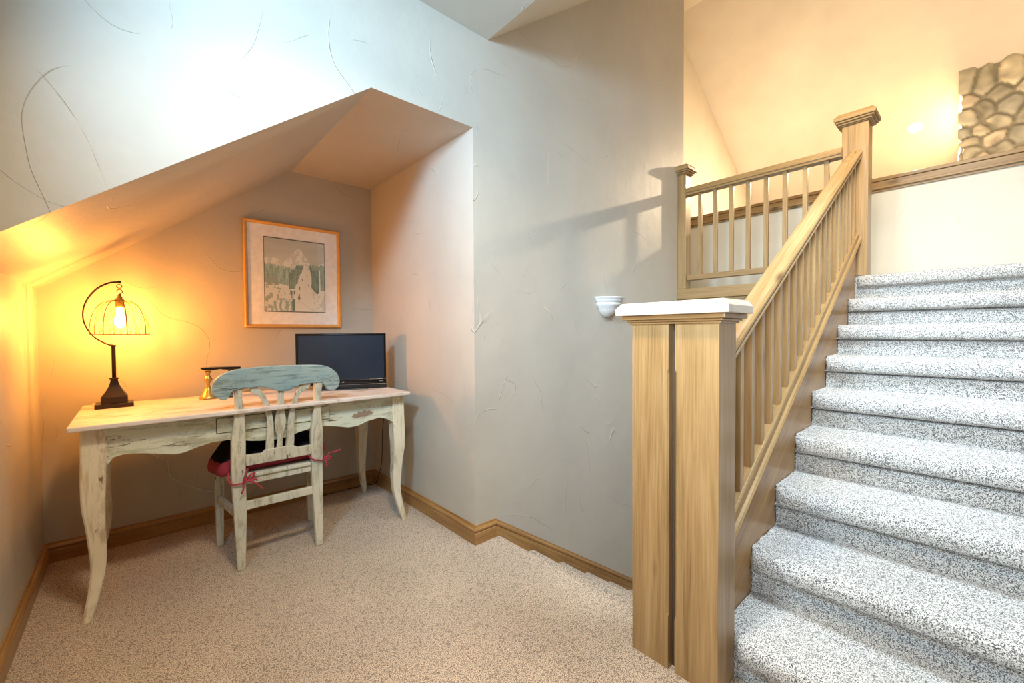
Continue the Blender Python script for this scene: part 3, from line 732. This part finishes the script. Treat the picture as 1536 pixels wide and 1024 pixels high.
w = MB(); w.tube(curve([(1.25, 3.0, DT + .04), (1.36, 3.05, .80), (1.405, 3.05, .60), (1.40, 3.062, .45), (1.40, 3.072, .30), (1.402, 3.09, .20), (1.40, 3.13, .11), (1.39, 3.19, .02), (1.33, 3.22, .012), (1.15, 3.235, .010), (.95, 3.24, .008)], 8), .0028, 6)
w.build('power_cord', BLACK, mo)

# ------------------------------------------------------------------ framed print
pf = thing('framed_picture', (.86, YB, 1.24), 'gold-framed mountain ski print with wide white mat on the alcove wall', 'picture')
px0, px1, pz0, pz1 = .545, 1.172, 1.243, 1.968
m = MB(); fw = .024; sc_ = [(0, .002), (0, .020), (.006, .026), (.014, .024), (.019, .016), (.024, .014), (.024, .002)]
corners = [(px0, pz0, 1, 1), (px1, pz0, -1, 1), (px1, pz1, -1, -1), (px0, pz1, 1, -1)]
rings = [[(cx_ + sx * a, YB - d, cz_ + sz * a) for a, d in sc_] for cx_, cz_, sx, sz in corners]
m.loft(rings + [rings[0]], caps=False, smooth=False); m.build('frame', GOLD, pf, bevel=.001)
m = MB(); m.box(px0 + .02, px1 - .02, YB - .012, YB - .003, pz0 + .02, pz1 - .02); m.build('mat_board', MATB, pf)
# the print: painted landscape on a grid of points
def art(u, v):
    """u right, v up, both 0..1"""
    n = lambda x, y, s=1.0: noise.noise(V((x * s, y * s, 3.3)))
    col = V((.56, .60, .57)) * (1 + .10 * n(u * 2, v * 14))
    ridge = .62 + .25 * math.exp(-((u - .55) / .17) ** 2) + .12 * math.exp(-((u - .12) / .2) ** 2) + .10 * math.exp(-((u - 1.0) / .13) ** 2) + .02 * n(u, 0, 14)
    snow = V((.80, .84, .80))
    if v < ridge:
        k = n(u * 1.5 - v * .8, v * .5 + u * .5, 11) + .5 * n(u + v, v, 30)
        col = snow * (1 if k < .22 else .80)
    def trees(x, y, tone):
        return V((.26, .38, .34)) * tone * (1 + .55 * n(x, y * .12, 75) + .25 * n(x, y, 45))
    spike = lambda x: .035 * abs(math.sin(x * 95 + 3 * n(x, 0, 20)))
    if u < .44 and .40 - .10 * u + .02 * n(u, 0, 25) < v < .63 - .12 * u + spike(u): col = trees(u, v, 1.35)
    lb = .62 - (.62 - v) * .46                      # left edge of the ski run
    if v < .60 and lb < u < .79 + .02 * n(v, 0, 9): col = snow * (1 + .03 * n(u, v, 18))
    if u < lb + .02 * n(v, 0, 30) and u > .39 + .02 * n(v, 2, 15) and .32 < v < min(.635, .50 + (u - .39) * .95) + spike(u): col = trees(u, v, .85)
    if .745 - .04 * n(v, 0, 6) < u < .90 and .26 + .9 * abs(u - .86) < v < .60 + spike(u): col = trees(u, v, .82)
    if u > .915 and .32 < v < .62 + spike(u): col = trees(u, v, 1.0)
    if u > .72 and .60 < v < .65 + spike(u): col = trees(u, v, 1.1)
    if u < .46 and v < .40 - .22 * u:
        col = snow * .97
        k = n(u, v, 13) + .6 * n(u, v, 42)
        if k > .16: col = V((.40, .47, .45))
    if u < .22 + .04 * n(v, 0, 10) and .36 < v < .46 and n(u, v, 24) > -.2: col = V((.34, .42, .39))
    if v < .15 + .02 * n(u, 0, 20) and .10 < u < .46 and math.sin(u * 80 + 4 * n(u, v, 8)) > .1: col = V((.34, .48, .43))
    if .435 < u < .485 and .02 < v < .18: col = V((.14, .24, .22))
    for sx_, sy_, r in ((.55, .20, .022), (.555, .235, .014), (.425, .27, .018), (.475, .275, .018), (.56, .335, .015), (.61, .455, .010), (.69, .52, .009), (.71, .385, .009)):
        if ((u - sx_) / (r * .8)) ** 2 + ((v - sy_) / (r * 1.6)) ** 2 < 1: col = V((.16, .23, .22))
    if v < .16 and u > .5 and abs(v - .09 - .05 * math.sin(u * 14)) < .006: col = snow * .84
    e = min(u, 1 - u, v, 1 - v)
    if e < .012: col = V((.10, .12, .13))
    return (max(0, col.x), max(0, col.y), max(0, col.z), 1)
ax0, ax1, az0, az1 = .662, 1.060, 1.352, 1.865
nx, nz = 150, 190; vs = []; cols = []
for j in range(nz + 1):
    for i in range(nx + 1):
        vs.append((ax0 + (ax1 - ax0) * i / nx, YB - .0135, az0 + (az1 - az0) * j / nz)); cols.append(art(i / nx, j / nz))
fs = [(j * (nx + 1) + i, j * (nx + 1) + i + 1, (j + 1) * (nx + 1) + i + 1, (j + 1) * (nx + 1) + i) for j in range(nz) for i in range(nx)]
m = MB().add(vs, fs); pr_ = m.build('print', attr_mat('print_ink', .7), pf, fix=False)
ca = pr_.data.color_attributes.new('Col', 'FLOAT_COLOR', 'POINT')
for i, c in enumerate(cols): ca.data[i].color = c
gm, gnt, gb = new_mat('picture_glass'); gb.inputs['Transmission Weight'].default_value = 1; gb.inputs['Roughness'].default_value = .02; gb.inputs['IOR'].default_value = 1.12
# picture glass: a thin mix of clear and gloss
gnt.nodes.remove(gb); tr_ = gnt.nodes.new('ShaderNodeBsdfTransparent'); gl = gnt.nodes.new('ShaderNodeBsdfGlossy'); gl.inputs['Roughness'].default_value = .03
mx_ = gnt.nodes.new('ShaderNodeMixShader'); mx_.inputs[0].default_value = .05
gnt.links.new(tr_.outputs[0], mx_.inputs[1]); gnt.links.new(gl.outputs[0], mx_.inputs[2]); gnt.links.new(mx_.outputs[0], gnt.nodes['Material Output'].inputs['Surface'])
m = MB(); m.add([(px0 + .023, YB - .0155, pz0 + .023), (px1 - .023, YB - .0155, pz0 + .023), (px1 - .023, YB - .0155, pz1 - .023), (px0 + .023, YB - .0155, pz1 - .023)], [(0, 1, 2, 3)])
m.build('glass', gm, pf)

# ------------------------------------------------------------------ wall sconce
sx_, R0 = 2.665, .140
m = MB(); prof = [(.02, 0), (.030, .002), (.060, .022), (.085, .050), (.098, .074), (.104, .078), (.104, .082), (.113, .085), (.116, .100), (.113, .108), (.122, .111), (.126, .124), (.130, .132), (.138, .138), (.140, .146), (.132, .147), (.02, .140)]
m.lathe(prof, (sx_, YM, 1.312), 36, PI, 2 * PI)
tag(m.build('wall_sconce', WHITE), 'small white half-round stepped sconce on the grey stair wall', 'sconce')

# ------------------------------------------------------------------ stone chimney
XC = 7.66; CT = roof_dn(XC)
seeds = []; rs = random.Random(5)
yy = -1.9
for iz in range(18):
    for iy in range(17):
        seeds.append((-1.95 + iy * .205 + rs.uniform(-.075, .075) + (iz % 2) * .10, 1.35 + iz * .165 + rs.uniform(-.062, .062), rs.uniform(.80, 1.25), rs.random()))
pal = [(.46, .41, .28), (.54, .48, .33), (.40, .37, .27), (.62, .53, .35), (.44, .43, .35), (.66, .54, .36)]
scol = [tuple(c * s_[2] for c in pal[int(s_[3] * 6) % 6]) for s_ in seeds]
def stone(y, z):
    q = V((y * 5, z * 5, 0)); dv = noise.noise_vector(q) * .035
    y2, z2 = y + dv.x, z + dv.y; best = []
    for i, s_ in enumerate(seeds):
        dy, dz = (y2 - s_[0]) * (.85 if s_[3] > .5 else 1.1), (z2 - s_[1]) * (1.15 if s_[3] > .5 else .95)
        if abs(dy) < .5 and abs(dz) < .5: best.append((math.hypot(dy, dz), i))
    best.sort(); e = best[1][0] - best[0][0]
    return e, best[0][1]
ys_ = [-1.6 + 1.844 * i / 120 for i in range(121)]; zs_ = [1.4 + (CT + .02 - 1.4) * i / 180 for i in range(181)]
vs = []; cols = []
for z in zs_:
    for i, y in enumerate(ys_):
        e, k = stone(y, z); h = min(1, max(0, (e - .012) / .05)); h = h * h * (3 - 2 * h)
        yo = y + (.03 * h - .02 if i == 120 else 0)
        if i > 112: yo = y + (.03 * h - .02) * (i - 112) / 8
        vs.append((XC + .03 - .045 * h - .012 * noise.noise(V((y * 12, z * 12, 1))), yo, z))
        c = scol[k]; g = (.36, .31, .20)
        nn = 1 + .5 * noise.noise(V((y * 9, z * 9, 4)))
        cols.append(tuple((c[a] * nn if h > .25 else g[a]) for a in range(3)) + (1,))
nyc = 121; fs = [(j * nyc + i, (j + 1) * nyc + i, (j + 1) * nyc + i + 1, j * nyc + i + 1) for j in range(180) for i in range(120)]
# left return face
side = []
for j, z in enumerate(zs_):
    base_ = vs[j * nyc + 120]
    for q in range(1, 9):
        e, k = stone(.25 + q * .08, z); h = min(1, max(0, (e - .012) / .05)); c = scol[k]
        side.append(len(vs)); vs.append((XC + q * .12, .244 - .02 + .03 * h, z)); cols.append(tuple(c if h > .25 else (.36, .31, .20)) + (1,))
for j in range(180):
    a = [j * nyc + 120] + side[j * 8:j * 8 + 8]; b = [(j + 1) * nyc + 120] + side[(j + 1) * 8:(j + 1) * 8 + 8]
    for q in range(8): fs.append((a[q], b[q], b[q + 1], a[q + 1]))
m = MB().add(vs, fs, True)
stn = m.build('stone_chimney', attr_mat('field_stone', .85, .01), fix=False)
ca = stn.data.color_attributes.new('Col', 'FLOAT_COLOR', 'POINT')
for i, c in enumerate(cols): ca.data[i].color = c
tag(stn, 'rounded field-stone chimney rising against the sloped ceiling beyond the half wall', 'chimney')

# ------------------------------------------------------------------ recessed light in the far slope
nrm = V((-.675, 0, -1)).normalized(); tx = V((1, 0, -.675)).normalized(); ty = V((0, 1, 0))
GLOW = plain('lamp_lens', (1, .9, .7), .4, emit=(1, .74, .42), strength=60)
def can_light(x, y, label):
    c = V((x, y, roof_dn(x)))
    t = thing('recessed_light', c, label, 'ceiling light', 'recessed lights in the sloped ceiling')
    ring = lambda r, d: [c + nrm * d + (tx * math.cos(a) + ty * math.sin(a)) * r for a in [2 * PI * k / 32 for k in range(32)]]
    MB().loft([ring(.085, .001), ring(.085, .006), ring(.070, .008), ring(.062, .002)], caps=False).build('trim_ring', WHITE, t)
    MB().loft([ring(.064, .002), ring(.064, .004)]).build('lens', GLOW, t)
    return c
# ------------------------------------------------------------------ lights
def area(name, loc, direction, sx, sy, col, e, spread=None):
    l = bpy.data.lights.new(name, 'AREA'); l.shape = 'RECTANGLE'; l.size = sx; l.size_y = sy; l.color = col; l.energy = e
    if spread: l.spread = spread
    o = bpy.data.objects.new(name, l); C.objects.link(o); o.location = loc
    o.rotation_euler = V(direction).to_track_quat('-Z', 'Y').to_euler(); return o
c1 = can_light(8.19, .69, 'glowing recessed light in the far sloped ceiling between upper newel and chimney')
area('recessed_lamp', c1 + nrm * .03, nrm, .12, .12, (1, .78, .52), 150)
DAY = (.46, .74, 1.0)
area('daylight_high_window', (XL - .03, (W1[0] + W1[1]) / 2, (W1[2] + W1[3]) / 2), (1, .35, -.22), .36, .36, DAY, 37, math.radians(130))
area('daylight_side_window', (XL - .03, (W2[0] + W2[1]) / 2, (W2[2] + W2[3]) / 2), (1, .0, .16), .86, 1.34, (.80, .91, 1.0), 24, math.radians(112))
area('overhead_stair_fill', (1.84, .15, roof_up(1.84) - .14), (.42, -.02, -1), .50, .64, (.74, .88, 1.0), 31, math.radians(118))  # unseen overhead light added to brighten the stair treads
area('floor_fill', (.45, .75, CZ - .02), (.12, .1, -1), .3, .3, (1, .78, .52), 23, math.radians(125))  # added warm fill without a fixture, brightens the floor
area('upper_rail_fill', (2.7, .25, roof_up(2.7) - .18), (.72, .16, -.85), .45, .45, (1, .80, .54), 14, math.radians(105))  # unseen warm fill added to brighten the landing rail and upper newel
# unseen uplights added to brighten the great room ceiling, not the stair wall
for p, e in (((6.5, -1.7, 2.35), 19), ((6.3, .5, 2.25), 10), ((6.5, 2.2, 2.3), 15)):
    area('great_room_fill', p, (.35, 0, 1), .5, .5, (1, .77, .53), e, math.radians(150))

wd = bpy.data.worlds.new('world'); bpy.context.scene.world = wd; wd.use_nodes = True
bg = wd.node_tree.nodes['Background']; bg.inputs[0].default_value = (.62, .78, 1, 1); bg.inputs[1].default_value = 1.5
vsn = bpy.context.scene.view_settings
bpy.context.scene.display_settings.display_device = 'sRGB'
vsn.view_transform = 'Standard'; vsn.look = 'None'; vsn.gamma = 1; vsn.use_curve_mapping = False; vsn.exposure = 0.5
